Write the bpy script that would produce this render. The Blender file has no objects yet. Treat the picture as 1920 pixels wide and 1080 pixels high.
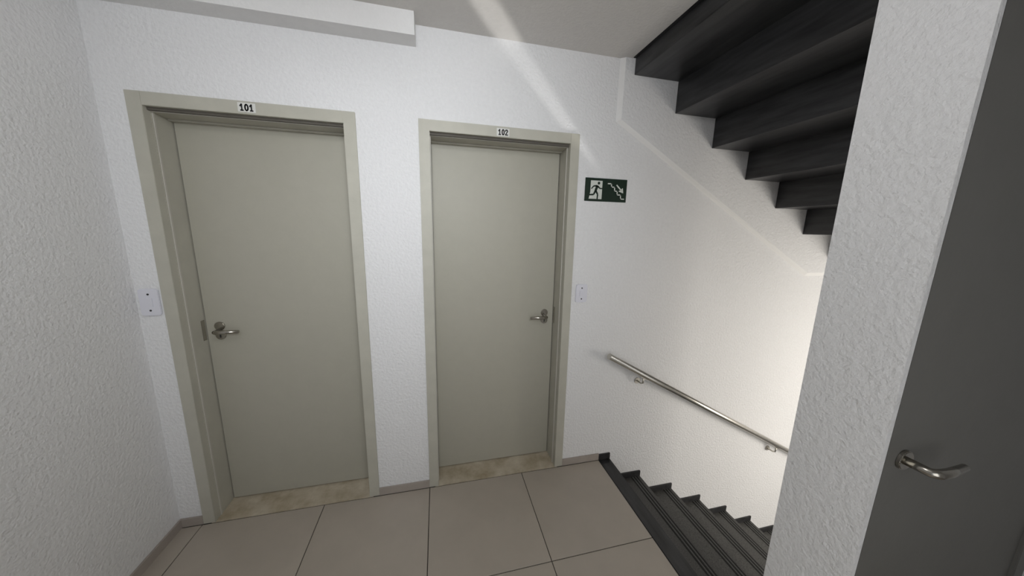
import bpy, bmesh, math, random
from mathutils import Vector, Matrix

S = bpy.context.scene
COL = S.collection
random.seed(7)

# ------------------------------------------------------------------ camera
FPX = 583.576
yaw, pitch, roll = 0.2343, -0.1801, 0.0202
f = Vector((math.sin(yaw)*math.cos(pitch), math.cos(yaw)*math.cos(pitch), math.sin(pitch)))
r0 = Vector((math.cos(yaw), -math.sin(yaw), 0)); u0 = r0.cross(f)
cr, sr = math.cos(roll), math.sin(roll)
r = cr*r0 + sr*u0; u = -sr*r0 + cr*u0
cam_d = bpy.data.cameras.new('camera'); cam = bpy.data.objects.new('camera', cam_d); COL.objects.link(cam)
M = Matrix((r, u, -f)).transposed().to_4x4(); M.translation = Vector((1.2495, -1.7913, 1.6073))
cam.matrix_world = M
cam_d.sensor_fit = 'HORIZONTAL'; cam_d.sensor_width = 36.0; cam_d.lens = 36.0*FPX/1920.0
cam_d.clip_start = 0.02
S.camera = cam

# ------------------------------------------------------------------ world, lights, exposure
S.view_settings.view_transform = 'Standard'; S.view_settings.look = 'None'
S.view_settings.exposure = -0.55; S.view_settings.gamma = 1.0; S.view_settings.use_curve_mapping = False
W = bpy.data.worlds.new('sky'); S.world = W; W.use_nodes = True
W.node_tree.nodes['Background'].inputs[0].default_value = (0.80, 0.88, 1.0, 1)
W.node_tree.nodes['Background'].inputs[1].default_value = 0.5

def area(name, loc, target, sx, sy, power, color, spread=180):
    d = bpy.data.lights.new(name, 'AREA'); d.shape = 'RECTANGLE'; d.size = sx; d.size_y = sy
    d.energy = power; d.color = color; d.spread = math.radians(spread)
    o = bpy.data.objects.new(name, d); COL.objects.link(o)
    o.location = loc; o.rotation_euler = (Vector(target)-Vector(loc)).to_track_quat('-Z', 'Y').to_euler()
    return o
# daylight of the unseen landing window, with added fill, and of the stair window
area('daylight_landing', (1.40, -2.62, 2.32), (1.02, 0.0, 1.75), 0.7, 0.3, 7.5, (0.93, 0.965, 1.0), 70)
area('fill_low', (1.55, -2.62, 1.15), (1.15, 0.0, 0.70), 1.1, 1.5, 13, (1.0, 0.985, 0.95))  # fill added behind the camera to lift floor and lower walls
area('daylight_stair', (4.85, -2.37, 0.40), (4.3, 0.0, 0.3), 1.2, 1.5, 86, (1.0, 0.94, 0.85))
# added spot in the stairwell throws a thin light streak on wall and ceiling
sp = bpy.data.lights.new('streak_spot', 'SPOT'); sp.energy = 300; sp.spot_size = math.radians(16); sp.spot_blend = 0.5
sp.shadow_soft_size = 0.02; sp.color = (1.0, 0.98, 0.95)
gl = bpy.data.objects.new('streak_spot', sp); COL.objects.link(gl)
P0 = Vector((3.571, -1.0, -0.25)); T0 = Vector((1.56, -0.11, 2.59))
n_sheet = Vector((-0.076, 0.052, -0.070)).normalized()
zf = -(T0-P0).normalized(); xa = (n_sheet - n_sheet.dot(zf)*zf).normalized(); ya = zf.cross(xa)
GM = Matrix((xa, ya, zf)).transposed().to_4x4(); GM.translation = P0
gl.matrix_world = GM @ Matrix.Diagonal((0.11, 1, 1, 1))

# ------------------------------------------------------------------ materials
def mat(name, col, rough=0.6, metal=0.0, var=0.0, vscale=8.0, bump=0.0, bscale=120.0, detail=3.0, col2=None, spec=0.5, stretch=None):
    m = bpy.data.materials.new(name); m.use_nodes = True
    nt = m.node_tree; b = nt.nodes['Principled BSDF']
    b.inputs['Base Color'].default_value = (*col, 1); b.inputs['Roughness'].default_value = rough
    b.inputs['Metallic'].default_value = metal; b.inputs['Specular IOR Level'].default_value = spec
    tc = nt.nodes.new('ShaderNodeTexCoord'); src = tc.outputs['Object']
    if stretch:
        mp = nt.nodes.new('ShaderNodeMapping'); mp.inputs['Scale'].default_value = stretch
        nt.links.new(src, mp.inputs['Vector']); src = mp.outputs['Vector']
    if var > 0 or col2:
        n = nt.nodes.new('ShaderNodeTexNoise'); n.inputs['Scale'].default_value = vscale; n.inputs['Detail'].default_value = 6
        n.inputs['Roughness'].default_value = 0.6
        nt.links.new(src, n.inputs['Vector'])
        cr_ = nt.nodes.new('ShaderNodeValToRGB')
        a = tuple(max(0, c*(1-var)) for c in col); bb = col2 if col2 else tuple(min(1, c*(1+var)) for c in col)
        cr_.color_ramp.elements[0].position = 0.3; cr_.color_ramp.elements[1].position = 0.72
        cr_.color_ramp.elements[0].color = (*a, 1); cr_.color_ramp.elements[1].color = (*bb, 1)
        nt.links.new(n.outputs['Fac'], cr_.inputs['Fac']); nt.links.new(cr_.outputs['Color'], b.inputs['Base Color'])
    if bump > 0:
        n2 = nt.nodes.new('ShaderNodeTexNoise'); n2.inputs['Scale'].default_value = bscale; n2.inputs['Detail'].default_value = detail
        nt.links.new(tc.outputs['Object'], n2.inputs['Vector'])
        bp = nt.nodes.new('ShaderNodeBump'); bp.inputs['Strength'].default_value = bump; bp.inputs['Distance'].default_value = 0.0065
        nt.links.new(n2.outputs['Fac'], bp.inputs['Height']); nt.links.new(bp.outputs['Normal'], b.inputs['Normal'])
    return m

m_wall = mat('textured_white_paint', (0.76, 0.76, 0.765), 0.75, var=0.03, vscale=60, bump=0.9, bscale=75, detail=5)
m_ceil = mat('ceiling_paint', (0.66, 0.64, 0.615), 0.85, var=0.03, vscale=40, bump=0.25, bscale=80)
m_smooth = mat('smooth_white_paint', (0.76, 0.755, 0.75), 0.7, var=0.02, vscale=30, bump=0.2, bscale=90)
m_door = mat('door_enamel', (0.395, 0.380, 0.318), 0.5, var=0.02, vscale=14, bump=0.05, bscale=60)
m_lip_lit = mat('lit_lip_paint', (0.80, 0.795, 0.785), 0.6, var=0.01, vscale=30)  # lighter than the wall so the slanted lip looks lit
m_door3_shaded = mat('shade_darkened_enamel', (0.14, 0.137, 0.128), 0.5, var=0.03, vscale=14, bump=0.05, bscale=60)  # grey enamel darkened in its colour to stand for shade
m_frame = mat('frame_enamel', (0.45, 0.437, 0.375), 0.5, var=0.05, vscale=10, bump=0.06, bscale=60)
m_frame_dark = mat('rebate_seal', (0.10, 0.09, 0.075), 0.7, var=0.1)
m_frame_light = mat('rebate_lip', (0.52, 0.50, 0.45), 0.5, var=0.04)
m_tile = mat('porcelain_tile', (0.43, 0.383, 0.325), 0.42, var=0.05, vscale=5, bump=0.03, bscale=200)
m_grout = mat('dark_grout', (0.035, 0.030, 0.026), 0.9, var=0.2, vscale=60)
m_skirt = mat('skirting_tile', (0.36, 0.32, 0.285), 0.5, var=0.06, vscale=12)
m_marble = mat('beige_marble', (0.40, 0.32, 0.20), 0.45, var=0.2, vscale=7, col2=(0.66, 0.60, 0.49))
m_granite = mat('black_granite', (0.014, 0.014, 0.016), 0.36, var=0.5, vscale=6, col2=(0.043, 0.043, 0.045), stretch=(5, 0.6, 5), bump=0.03, bscale=150)
m_tread = mat('tread_granite', (0.050, 0.049, 0.046), 0.45, var=0.5, vscale=160, col2=(0.115, 0.112, 0.105), bump=0.05, bscale=200)
m_groove = mat('groove_black', (0.006, 0.006, 0.006), 0.7, var=0.2)
m_strip = mat('groove_grey', (0.12, 0.12, 0.115), 0.5, var=0.2, vscale=80)
m_steel = mat('brushed_steel', (0.56, 0.54, 0.49), 0.33, metal=1.0, var=0.06, vscale=40)
m_chrome = mat('dark_chrome', (0.42, 0.40, 0.36), 0.22, metal=1.0, var=0.04)
m_plate = mat('switch_plastic', (0.70, 0.70, 0.76), 0.35, var=0.01)
m_slot = mat('slot_dark', (0.03, 0.03, 0.03), 0.6, var=0.1)
m_green = mat('sign_green', (0.003, 0.017, 0.008), 0.45, var=0.15, vscale=30)
m_black = mat('print_black', (0.008, 0.008, 0.008), 0.6, var=0.1)
m_white = mat('print_white', (0.62, 0.65, 0.60), 0.6, var=0.03)
m_tag = mat('tag_white', (0.66, 0.66, 0.63), 0.5, var=0.02)
def emit(name, col, k):
    m = bpy.data.materials.new(name); m.use_nodes = True; b = m.node_tree.nodes['Principled BSDF']
    b.inputs['Base Color'].default_value = (.8, .8, .8, 1); b.inputs['Emission Color'].default_value = (*col, 1); b.inputs['Emission Strength'].default_value = k
    return m
m_lamp = emit('lamp_globe', (0.98, 0.985, 1.0), 58)
m_alu = mat('window_aluminium', (0.6, 0.6, 0.6), 0.4, metal=0.6, var=0.03)
def glass():
    m = bpy.data.materials.new('window_glass'); m.use_nodes = True; nt = m.node_tree; nt.nodes.clear()
    o = nt.nodes.new('ShaderNodeOutputMaterial'); mx = nt.nodes.new('ShaderNodeMixShader')
    t = nt.nodes.new('ShaderNodeBsdfTransparent'); g = nt.nodes.new('ShaderNodeBsdfGlossy')
    g.inputs['Roughness'].default_value = 0.05; mx.inputs[0].default_value = 0.08
    nt.links.new(t.outputs[0], mx.inputs[1]); nt.links.new(g.outputs[0], mx.inputs[2]); nt.links.new(mx.outputs[0], o.inputs[0])
    return m
m_glass = glass()

# ------------------------------------------------------------------ helpers
def bx(bm, x0, x1, y0, y1, z0, z1):
    v = [bm.verts.new((x, y, z)) for x in (x0, x1) for y in (y0, y1) for z in (z0, z1)]
    for q in ((0,1,3,2), (4,6,7,5), (0,4,5,1), (2,3,7,6), (0,2,6,4), (1,5,7,3)):
        bm.faces.new([v[i] for i in q])
def prism_y(bm, pts, y0, y1):
    """polygon of (x,z) extruded between two y"""
    a = [bm.verts.new((x, y0, z)) for x, z in pts]; b = [bm.verts.new((x, y1, z)) for x, z in pts]
    n = len(pts); bm.faces.new(a); bm.faces.new(b[::-1])
    for i in range(n): bm.faces.new((a[i], b[i], b[(i+1) % n], a[(i+1) % n]))
def tube(bm, pts, rad, seg=16, sx=1.0):
    rings = []
    pts = [Vector(p) for p in pts]
    for i, p in enumerate(pts):
        if i == 0: d = pts[1]-pts[0]
        elif i == len(pts)-1: d = pts[-1]-pts[-2]
        else: d = (pts[i+1]-p).normalized() + (p-pts[i-1]).normalized()
        d.normalize(); up = Vector((0, 0, 1)) if abs(d.z) < .9 else Vector((0, 1, 0))
        a = d.cross(up).normalized(); b = a.cross(d)
        rr = rad[i] if isinstance(rad, (list, tuple)) else rad
        rings.append([bm.verts.new(p + rr*(sx*a*math.cos(t) + b*math.sin(t))) for t in [2*math.pi*k/seg for k in range(seg)]])
    for A, B in zip(rings, rings[1:]):
        for k in range(seg):
            fc = bm.faces.new((A[k], A[(k+1) % seg], B[(k+1) % seg], B[k])); fc.smooth = True
    bm.faces.new(rings[0][::-1]); bm.faces.new(rings[-1])
def disc_y(bm, cx, cz, rx, rz, y0, y1, seg=28):
    prism_y(bm, [(cx+rx*math.cos(2*math.pi*k/seg), cz+rz*math.sin(2*math.pi*k/seg)) for k in range(seg)], y0, y1)
def obj(name, bm, m, parent=None, bevel=0.0, origin=None):
    bmesh.ops.recalc_face_normals(bm, faces=bm.faces)
    if bevel: bmesh.ops.bevel(bm, geom=bm.edges[:], offset=bevel, segments=2, affect='EDGES', clamp_overlap=True)
    me = bpy.data.meshes.new(name); bm.to_mesh(me); bm.free(); me.materials.append(m)
    o = bpy.data.objects.new(name, me); COL.objects.link(o)
    if parent:
        o.parent = parent
        o.matrix_parent_inverse = parent.matrix_world.inverted() if parent.type != 'EMPTY' else Matrix.Translation(-parent.location)
    return o
def B(*boxes):
    bm = bmesh.new()
    for b in boxes: bx(bm, *b)
    return bm
def struct(name, bm, m, label=None, bevel=0):
    o = obj(name, bm, m, bevel=bevel); o['kind'] = 'structure'
    if label: o['label'] = label
    return o
def empty(name, loc, label, cat=None, group=None, kind=None):
    o = bpy.data.objects.new(name, None); COL.objects.link(o); o.location = loc; o.empty_display_size = .05
    o['label'] = label
    if cat: o['category'] = cat
    if group: o['group'] = group
    if kind: o['kind'] = kind
    return o

# ------------------------------------------------------------------ dimensions (metres)
CEIL = 2.59; XL = -0.135; YB = -2.65; XR = 3.4; XS = 2.34; YD = -1.15; YD2 = -1.30; XE = 5.7; ZB = -2.0; ZT = 5.4
D = [(-0.03, 0.868), (1.165, 2.060)]; DT = 2.165          # outer faces of the two door frames
H = 2.89; RISE = 0.17; GO = 0.293; X0 = 2.43

# ------------------------------------------------------------------ setting
o1 = (D[0][0]+.03, D[0][1]-.03); o2 = (D[1][0]+.03, D[1][1]-.03); ot = DT-.03
wb = B((XL-.2, o1[0], 0, .22, -.1, ot), (o1[1], o2[0], 0, .22, -.1, ot), (o2[1], XS, 0, .22, -.1, ot),
       (XL-.2, XS, 0, .22, ot, CEIL+.25), (XS, XE+.2, 0, .22, ZB, ZT))
struct('wall_back', wb, m_wall, 'textured white wall holding both grey doors and following the stairs down')
struct('wall_left', B((XL-.2, XL, YB-.2, 0, -.1, CEIL+.25)), m_wall, 'white side wall at the left, beside the door numbered 101')
struct('wall_rear', B((XL-.2, .4, YB-.2, YB, -.1, CEIL+.25), (2.1, XR+.2, YB-.2, YB, -.1, CEIL+.25),
                      (.4, 2.1, YB-.2, YB, -.1, .30), (.4, 2.1, YB-.2, YB, 2.55, CEIL+.25)), m_wall)
struct('wall_right', B((2.3, 3.6, YD2, YD, ZB, ZT), (2.3, 2.316, -1.341, YD2, 0, CEIL)), m_wall, 'white textured wall end standing between landing and stairwell')
struct('wall_side', B((XR, XR+.2, YB-.2, YD2-.001, ZB, ZT)), m_wall)
struct('wall_end', B((XE, XE+.2, -2.6, 0, ZB, ZT)), m_wall)
struct('wall_stair', B((3.6, 4.2, -2.6, -2.41, ZB, ZT), (5.5, XE, -2.6, -2.41, ZB, ZT), (4.2, 5.5, -2.6, -2.41, ZB, -.4), (4.2, 5.5, -2.6, -2.41, 1.2, ZT)), m_wall)
cl = B((XL-.2, XS+.01, YB-.2, 0, CEIL, H-.02), (XS+.01, XR+.2, YB-.2, YD2, CEIL, H-.02))
struct('ceiling', cl, m_ceil, 'off-white painted ceiling slab of the landing')
struct('trim_1', B((XL, 1.165, -.1, 0, 2.492, CEIL)), m_smooth, 'white boxed beam along the ceiling above the first door')
# raised plaster band that follows the upper flight on the wall
def band(lip):
    bm = bmesh.new(); t = .020; c = .025
    outer = [(2.285, 2.62), (2.285, 2.256), (3.976, 1.316), (5.69, 1.316)]
    s = math.hypot(1, .5535); k = math.tan(0.5*(math.pi/2-math.atan(.5535)))
    inner = [(2.285+c, 2.62), (2.285+c, 2.256+c*.30), (3.976+c*.27, 1.316+c), (5.69, 1.316+c)]
    a = [bm.verts.new((x, 0.0, z)) for x, z in outer]; b = [bm.verts.new((x, -t, z)) for x, z in inner]
    if lip:
        for i in range(3): bm.faces.new((a[i], a[i+1], b[i+1], b[i]))
        return bm
    tr = bm.verts.new((5.69, -t, 2.62)); bm.faces.new((b[0], b[1], b[2], b[3], tr))
    return bm
struct('trim_3', band(True), m_lip_lit, 'smooth slanted white lip along the edge of the raised plaster band, lightened to look lit')
struct('trim_2', band(False), m_wall, 'raised white plaster band sloping along the wall beneath the upper stairs')

# floor: grout bed with single tiles
fl = struct('floor', B((XL, XS, YB, 0, -.12, -.004), (XS, XR, YB, YD2, -.12, -.004), (XS-.01, X0-.012, YD, 0, -.3, -.031)), m_grout,
            'landing floor of large square brown grey porcelain tiles with dark joints')
J = 1.1657; g = .002; cache = {}
xs = [XL] + [J+.6*k for k in range(-2, 2)] + [XS]
ys = [-.0115, -.6, -1.2, -1.8, -2.4, YB]
xs2 = [XS, 2.9657, XR]
def tile(x0, x1, y0, y1):
    w, d = x1-x0-2*g, y0-y1-2*g; key = (round(w, 4), round(d, 4))
    if key not in cache:
        bm = bmesh.new(); bx(bm, -w/2, w/2, -d/2, d/2, -.008, 0)
        bmesh.ops.recalc_face_normals(bm, faces=bm.faces)
        bmesh.ops.bevel(bm, geom=[e for e in bm.edges if all(v.co.z > -.001 for v in e.verts)], offset=.0012, segments=1, affect='EDGES')
        me = bpy.data.meshes.new('tile'); bm.to_mesh(me); bm.free(); me.materials.append(m_tile); cache[key] = me
    o = bpy.data.objects.new('tile', cache[key]); COL.objects.link(o); o.parent = fl; o.location = ((x0+x1)/2, (y0+y1)/2, 0)
for i in range(len(xs)-1):
    for j in range(len(ys)-1): tile(xs[i], xs[i+1], ys[j], ys[j+1])
for i in range(len(xs2)-1):
    for y0, y1 in ((YD2, -1.8), (-1.8, -2.4), (-2.4, YB)): tile(xs2[i], xs2[i+1], y0, y1)

# skirting tiles
sk = .048; st = .010
struct('baseboard_back', B((XL, D[0][0], -st, 0, 0, sk), (D[0][1], D[1][0], -st, 0, 0, sk), (D[1][1], XS, -st, 0, 0, sk)), m_skirt)
struct('baseboard_left', B((XL, XL+st, YB, -st, 0, sk)), m_skirt)

# ------------------------------------------------------------------ doors
def handle(door, side, lx, y, z, face=-1):
    """lever handle with oval escutcheon on the leaf; side=+1 lever points to +x"""
    bm = bmesh.new(); yf = y
    tube(bm, [(lx, yf-.004, z), (lx, yf-.050, z), (lx+side*.012, yf-.058, z), (lx+side*.045, yf-.060, z+.002), (lx+side*.112, yf-.056, z+.001)],
         [.011, .011, .0115, .0105, .0085], 14)
    h = obj('door_handle', bm, m_chrome, door); h['label'] = 'chrome lever handle'
    bm = bmesh.new(); disc_y(bm, lx, z+.022, .024, .024, yf-.009, yf); obj('rosette', bm, m_chrome, h, .002)
    bm = bmesh.new(); disc_y(bm, lx, z-.030, .024, .024, yf-.009, yf); k = obj('keyhole_plate', bm, m_chrome, h, .002)
    bm = B((lx-.003, lx+.003, yf-.0105, yf-.008, z-.042, z-.022)); disc_y(bm, lx, z-.022, .005, .005, yf-.0105, yf-.008, 12)
    obj('keyhole', bm, m_slot, h)
def make_door(i, x0, x1, hinge, label):
    d = empty('door_%d' % i, ((x0+x1)/2, 0, 0), label, kind='structure')
    w = .055; pr = -.010; dep = .165; t = DT; it = t-.055
    # casing boards
    for a, b in ((x0, x0+w), (x1-w, x1)):
        obj('frame_post', B((a, b, pr, .03, 0, t)), m_frame, d, .0015)
    obj('frame_head', B((x0+w, x1-w, pr, .03, it, t)), m_frame, d, .0015)
    # jamb lining behind the casing: rebate line, light lip, lining
    for s, a in ((1, x0+w), (-1, x1-w)):
        obj('jamb', B(tuple(sorted((a-s*.022, a+s*.000))) + (.03, dep+.04, 0, it)), m_frame, d, .001)
        obj('rebate', B(tuple(sorted((a, a+s*.004))) + (.036, .044, 0, it)), m_frame_light, d)
    obj('jamb', B((x0+w, x1-w, .036, dep+.04, it-.014, it+.012)), m_frame, d, .001)
    obj('rebate', B((x0+w, x1-w, .012, .024, it-.012, it)), m_frame_dark, d)
    obj('rebate', B((x0+w, x1-w, .026, .034, it-.014, it)), m_frame_light, d)
    obj('door_stop', B((x0+w, x1-w, .120, .148, it-.022, it-.014)), m_frame, d, .001)
    ly = .148
    lf = obj('door_leaf', B((x0+w+.004, x1-w-.004, ly, ly+.036, .006, it-.018)), m_door, d, .0015)
    obj('leaf_gap', B((x0+w, x0+w+.004, ly+.01, ly+.03, .0, it), (x1-w-.004, x1-w, ly+.01, ly+.03, 0, it), (x0+w, x1-w, ly+.01, ly+.03, 0.0, .006)), m_slot, d)
    obj('threshold', B((x0+w-.02, x1-w+.02, -.008, .21, -.02, .001)), m_marble, d, .001)
    hx = x0+w+.066 if hinge == 'right' else x1-w-.066
    handle(d, 1 if hinge == 'right' else -1, hx, ly, 1.05)
    sx = x0+w if hinge == 'right' else x1-w
    s = 1 if hinge == 'right' else -1
    obj('strike_plate', B(tuple(sorted((sx, sx+s*.0015))) + (.118, .142, 1.0, 1.11)), m_chrome, d)
    # plaster behind the leaf
    return d
make_door(1, D[0][0], D[0][1], 'right', 'grey flush apartment door numbered 101 in a grey frame, leftmost of the two')
make_door(2, D[1][0], D[1][1], 'left', 'grey flush apartment door numbered 102, next to the green exit sign')

# grey door past the wall end, its shade painted in as dark colour
d3 = empty('door_3', (2.8, YD2, 0), 'grey door past the white wall end at the far right, shade put into its dark colour', kind='structure')
obj('door_leaf', B((2.318, 3.10, -1.340, YD2-.002, .012, 2.10)), m_door3_shaded, d3, .002)
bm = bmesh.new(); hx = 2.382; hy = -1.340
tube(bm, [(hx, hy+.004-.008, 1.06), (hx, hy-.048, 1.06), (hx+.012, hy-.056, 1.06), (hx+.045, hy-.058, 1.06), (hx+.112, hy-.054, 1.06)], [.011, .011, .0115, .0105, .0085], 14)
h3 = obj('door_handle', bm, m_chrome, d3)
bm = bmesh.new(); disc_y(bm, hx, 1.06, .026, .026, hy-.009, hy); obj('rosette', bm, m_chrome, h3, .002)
obj('frame_post', B((3.10, 3.16, YD2-.05, YD2, 0, 2.16)), m_door3_shaded, d3, .003)
obj('frame_head', B((2.318, 3.10, -1.345, YD2, 2.105, 2.16)), m_door3_shaded, d3, .003)

# ------------------------------------------------------------------ windows (daylight)
def window(name, ax, x0, x1, p, z0, z1, label):
    w = empty(name, ((x0+x1)/2, p, z0) if ax == 'y' else (p, (x0+x1)/2, z0), label, kind='structure')
    def q(a0, a1, d0, d1, c0, c1): return (a0, a1, p+d0, p+d1, c0, c1) if ax == 'y' else (p+d0, p+d1, a0, a1, c0, c1)
    e = .04; m = (x0+x1)/2
    obj('window_frame', B(q(x0, x0+e, -.03, .03, z0, z1), q(x1-e, x1, -.03, .03, z0, z1), q(x0+e, x1-e, -.03, .03, z0, z0+e),
        q(x0+e, x1-e, -.03, .03, z1-e, z1), q(m-.02, m+.02, -.03, .03, z0+e, z1-e)), m_alu, w)
    obj('pane', B(q(x0+e, m-.02, -.003, .003, z0+e, z1-e)), m_glass, w); obj('pane', B(q(m+.02, x1-e, -.003, .003, z0+e, z1-e)), m_glass, w)
window('window_1', 'y', .4, 2.1, YB-.12, .30, 2.55, 'unseen aluminium sliding window opposite the doors, enlarged for the added fill light')  # unseen; made tall to go with the added low fill
window('window_2', 'y', 4.2, 5.5, -2.50, -.4, 1.2, 'aluminium stair window at the half landing')

# ------------------------------------------------------------------ staircase going down
dn = empty('staircase', (X0, YD/2, 0), 'black granite staircase going down at the right along the white wall', 'staircase')
SK = .043; YS = YD+.002
def strips(x1, z, parent):
    bm = bmesh.new()
    for k in range(3):
        xx = x1-.030-.022*k
        bx(bm, xx-.0045, xx+.0045, YS+.01, -.012, z-.001, z+.0012)
    o = obj('anti_slip_groove', bm, m_groove, parent)
    bm = bmesh.new()
    for k in range(2):
        xx = x1-.041-.022*k
        bx(bm, xx-.003, xx+.003, YS+.01, -.012, z-.001, z+.0015)
    obj('anti_slip_strip', bm, m_strip, parent)
def skirt(xa, xb, z):
    obj('stair_skirting', B((xa, xb, -.012, -.001, z, z+SK)), m_granite, dn, .0015)
obj('landing_edge', B((XS, X0, YS, -.001, -.03, 0)), m_granite, dn, .003)
skirt(XS+.001, X0, 0)
NS = 8
NX = [X0, 2.700, 3.000, 3.294, 3.586, 3.880, 4.178, 4.472, 4.766]; NZ = [0] + [-.194-.1665*k for k in range(8)]
for k in range(NS):
    xa, xb, z = NX[k], NX[k+1], NZ[k+1]
    if k < NS-1:
        t = obj('tread', B((xa-.02, xb, YS, -.001, z-.03, z)), m_tread, dn, .003)
        strips(xb, z, t); skirt(xa-.02, xb, z)
    obj('riser', B((xa-.032, xa-.02, YS, -.001, z, NZ[k]-.03)), m_granite, dn)
obj('half_landing', B((NX[NS-1]-.02, XE-.002, -2.4, -.001, NZ[NS]-.15, NZ[NS]), (3.605, NX[NS-1]-.02, -2.4, YD-.004, NZ[NS]-.15, NZ[NS])), m_tread, dn)
# concrete body under the treads
bm = bmesh.new()
pts = [(X0-.03, -.03)]
for k in range(NS):
    xa = NX[k]-.032; zz = NZ[k+1]-.03
    pts += [(xa, NZ[k]-.03), (xa, zz)]
pts += [(NX[NS-1]-.02, NZ[NS]-.03), (NX[NS-1]-.02, NZ[NS]-.15), (X0-.03, -.3)]
pp = []
for q in pts:
    if not pp or (abs(pp[-1][0]-q[0]) > 1e-6 or abs(pp[-1][1]-q[1]) > 1e-6): pp.append(q)
prism_y(bm, pp, YS, -.002); obj('stair_slab', bm, m_granite, dn)

# ------------------------------------------------------------------ staircase overhead, stepped black underside
up = empty('staircase', (X0, YS/2, H), 'black staircase overhead seen from below with stepped underside', 'staircase')
SX = 2.37; SP = .2975; SZ = 2.505; SR = .1755
yw = -.0205
obj('landing_edge', B((XS+.012, X0, YS, yw, CEIL, H)), m_granite, up, .003)
for k in range(7):
    xa, xb = SX+SP*k, SX+SP*(k+1); zb = SZ-SR*k; top = H-RISE*(k+1); tx0 = X0+GO*k
    bm = bmesh.new()
    pts = [(xa, zb+SR if k else CEIL), (xa, zb), (xb, zb), (tx0+GO, zb), (tx0+GO, top), (tx0, top), (tx0, zb+SR if k else CEIL)]
    # body of one step: soffit, back face and tread
    pts = [(xa, zb), (xb, zb), (xb+.05, zb), (xb+.05, top), (xa+.05, top), (xa+.05, min(top, zb+SR) if k else CEIL), (xa, zb+SR if k else CEIL)]
    prism_y(bm, pts, YS, yw); obj('step', bm, m_granite, up, .0015)
xa = SX+SP*7
obj('half_landing', B((xa, XE-.002, -2.4, yw, 1.33, H-RISE*8)), m_granite, up)

# ------------------------------------------------------------------ handrail
hr = empty('handrail', (2.33, 0, 0), 'round brushed steel handrail sloping down the white wall above the steps', 'handrail')
ry = -.068; sl = -.5585
def rz(x): return .815+(x-2.325)*sl
bm = bmesh.new(); tube(bm, [(2.325, ry, rz(2.325)), (4.6, ry, rz(4.6))], .019, 24); obj('rail', bm, m_steel, hr)
bm = bmesh.new(); tube(bm, [(2.3235, ry, rz(2.325)+.0008), (2.3255, ry, rz(2.325)-.0003)], .0195, 24); obj('end_cap', bm, m_steel, hr)
for x in (2.60, 3.93):
    bm = bmesh.new()
    z = rz(x)
    tube(bm, [(x, -.004, z-.075), (x, -.045, z-.075), (x, ry+.004, z-.062), (x, ry, z-.020)], .006, 10)
    br = obj('bracket', bm, m_steel, hr)
    bm = bmesh.new(); disc_y(bm, x, z-.075, .022, .022, -.006, 0, 20); obj('wall_rosette', bm, m_steel, br, .001)
    bm = bmesh.new(); bx(bm, x-.025, x+.025, ry-.010, ry+.010, -.003, .003)
    for v in bm.verts: v.co.z += rz(v.co.x)-.0235
    obj('saddle', bm, m_steel, br)

# ------------------------------------------------------------------ switches
def rounded(cx, cz, w, h, y0, y1, rad, bm=None):
    bm = bm or bmesh.new(); pts = []
    for sx, sz, a0 in ((1, 1, 0), (-1, 1, 90), (-1, -1, 180), (1, -1, 270)):
        for k in range(5):
            a = math.radians(a0+22.5*k); pts.append((cx+sx*(w/2-rad)+rad*math.cos(a), cz+sz*(h/2-rad)+rad*math.sin(a)))
    prism_y(bm, pts, y0, y1); return bm
def switch(cx, cz, w, h, label):
    s = empty('light_switch', (cx, 0, cz), label, 'switch', None)
    obj('cover_plate', rounded(cx, cz, w, h, -.009, 0, .012), m_plate, s, .002)
    obj('rocker', rounded(cx, cz, w*.36, h*.34, -.013, -.008, .004), m_plate, s, .0015)
    for dz in (h*.30, -h*.30):
        bm = bmesh.new(); disc_y(bm, cx, cz+dz, .0045, .0045, -.0105, -.008, 14); obj('screw', bm, m_slot, s)
switch(-.081, 1.243, .078, .130, 'pale plastic switch plate left of the door numbered 101')
switch(2.130, 1.228, .078, .116, 'pale plastic switch plate right of the door numbered 102, beneath the exit sign')

# ------------------------------------------------------------------ exit sign
ex = empty('exit_sign', (2.252, 0, 1.865), 'dark green emergency exit sign with running figure and stair arrow', 'sign')
obj('panel', B((2.113, 2.392, -.004, 0, 1.797, 1.932)), m_green, ex, .001)
SX0, SZ1, SW, SH = 2.113, 1.932, .279, .135
def spt(u_, v_): return (SX0+u_*SW, SZ1-v_*SH)           # sign coordinates, origin top-left
def poly(name, polys, m, y0, y1):
    bm = bmesh.new()
    for P in polys: prism_y(bm, [spt(*q) for q in P], y0, y1)
    return obj(name, bm, m, ex)
poly('doorway', [[(.125, .11), (.40, .11), (.40, .90), (.095, .90), (.125, .60)]], m_white, -.0048, -.0039)
def limb(a, b, w0, w1):
    ax, ay = a[0]*SW, a[1]*SH; bx_, by = b[0]*SW, b[1]*SH
    dx, dy = bx_-ax, by-ay; L = math.hypot(dx, dy); nx, ny = -dy/L, dx/L
    P = [(ax+nx*w0, ay+ny*w0), (ax-nx*w0, ay-ny*w0), (bx_-nx*w1, by-ny*w1), (bx_+nx*w1, by+ny*w1)]
    return [(x/SW, y/SH) for x, y in P]
head = [(.315+.030*math.cos(t*math.pi/8), .215+.062*math.sin(t*math.pi/8)) for t in range(16)]
poly('running_figure', [head, limb((.285, .32), (.245, .55), .0085, .0075),
     limb((.285, .33), (.195, .35), .0045, .004), limb((.195, .35), (.145, .47), .004, .003),
     limb((.29, .34), (.345, .44), .0045, .004), limb((.345, .44), (.405, .44), .004, .003),
     limb((.25, .54), (.300, .70), .0062, .005), limb((.300, .70), (.295, .90), .005, .004),
     limb((.245, .54), (.205, .71), .0062, .005), limb((.205, .71), (.085, .735), .005, .004)], m_green, -.0054, -.0047)
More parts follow.
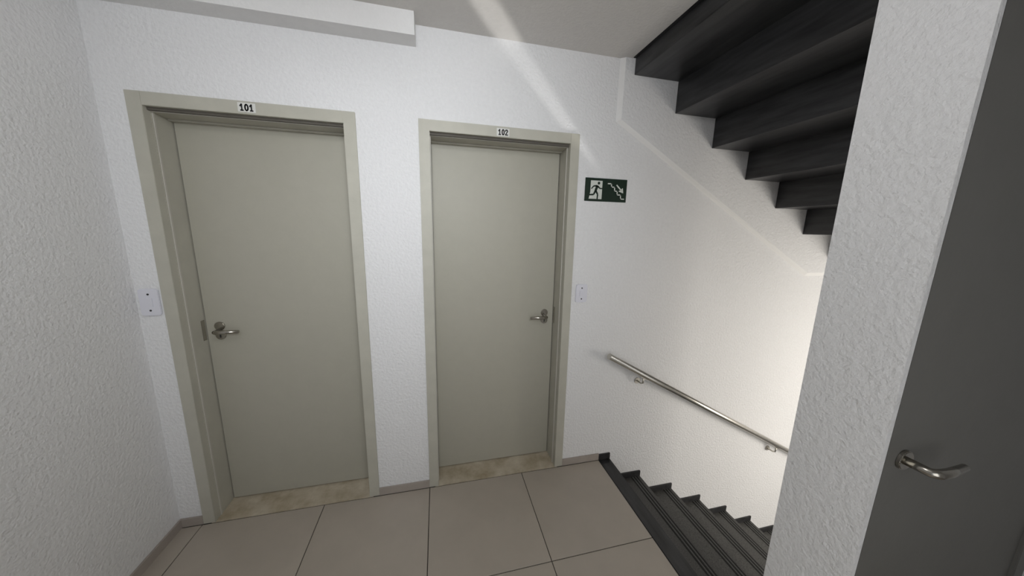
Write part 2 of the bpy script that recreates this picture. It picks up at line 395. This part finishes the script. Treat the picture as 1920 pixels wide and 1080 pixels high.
step = [(.54, .21), (.62, .21), (.62, .35), (.70, .35), (.70, .52), (.77, .52), (.77, .68), (.86, .68), (.86, .855), (.94, .855)]
sp_ = []
for a, b in zip(step, step[1:]):
    e = .0032
    sp_.append([(min(a[0], b[0])-e/SW, min(a[1], b[1])-e/SH), (max(a[0], b[0])+e/SW, min(a[1], b[1])-e/SH),
                (max(a[0], b[0])+e/SW, max(a[1], b[1])+e/SH), (min(a[0], b[0])-e/SW, max(a[1], b[1])+e/SH)])
poly('stair_line', sp_, m_white, -.0048, -.0039)
poly('arrow', [limb((.745, .25), (.86, .47), .0038, .0038), [(.90, .37), (.92, .60), (.80, .53)]], m_white, -.0048, -.0039)

# ------------------------------------------------------------------ door numbers
STROKES = {'1': [[(.12, .72), (.52, 1), (.52, 0)], [(.2, 0), (.84, 0)]], '2': [[(.06, .74), (.24, .97), (.70, .98), (.90, .74), (.08, .0), (.94, .0)]],
           '0': [[(.5+.40*math.cos(math.pi*k/8), .5+.5*math.sin(math.pi*k/8)) for k in range(17)]]}
def text_mesh(word, hgt, cx, y, cz, parent, m):
    wd, gap, th = hgt*.56, hgt*.20, hgt*.11
    x = cx-(len(word)*wd+(len(word)-1)*gap)/2
    for ch in word:
        bm = bmesh.new()
        for line in STROKES[ch]:
            P = [Vector((x+q[0]*wd, cz-hgt/2+q[1]*hgt)) for q in line]
            for p, q in zip(P, P[1:]):
                d = (q-p).normalized()*th; n = Vector((-d.y, d.x)); e = d*.8
                prism_y(bm, [tuple(p-e+n), tuple(p-e-n), tuple(q+e-n), tuple(q+e+n)], y-.0005, y+.0008)
        obj('digit', bm, m, parent); x += wd+gap
def tag(x0, x1, z0, z1, s, label):
    t = empty('number_plate', ((x0+x1)/2, -.010, z0), label, 'door number')
    obj('plate', B((x0, x1, -.013, -.010, z0, z1)), m_tag, t, .0008)
    text_mesh(s, .025, (x0+x1)/2, -.0135, (z0+z1)/2, t, m_black)
tag(.380, .450, 2.117, 2.157, '101', 'small white plate reading 101 on the head of the left door frame')
tag(1.572, 1.642, 2.115, 2.155, '102', 'small white plate reading 102 on the head of the right door frame')

# ------------------------------------------------------------------ ceiling lamp behind the camera
LX, LY, LZ = 1.10, -1.42, 2.45
lp = empty('ceiling_lamp', (LX, LY, CEIL), 'white globe lamp on the ceiling behind the viewpoint, out of the picture', 'lamp')
bm = bmesh.new(); bmesh.ops.create_cone(bm, cap_ends=True, segments=32, radius1=.055, radius2=.07, depth=.05, matrix=Matrix.Translation((LX, LY, CEIL-.025)))
obj('lamp_base', bm, m_alu, lp)
bm = bmesh.new(); bmesh.ops.create_uvsphere(bm, u_segments=32, v_segments=16, radius=.09, matrix=Matrix.Translation((LX, LY, LZ)))
obj('globe', bm, m_lamp, lp)
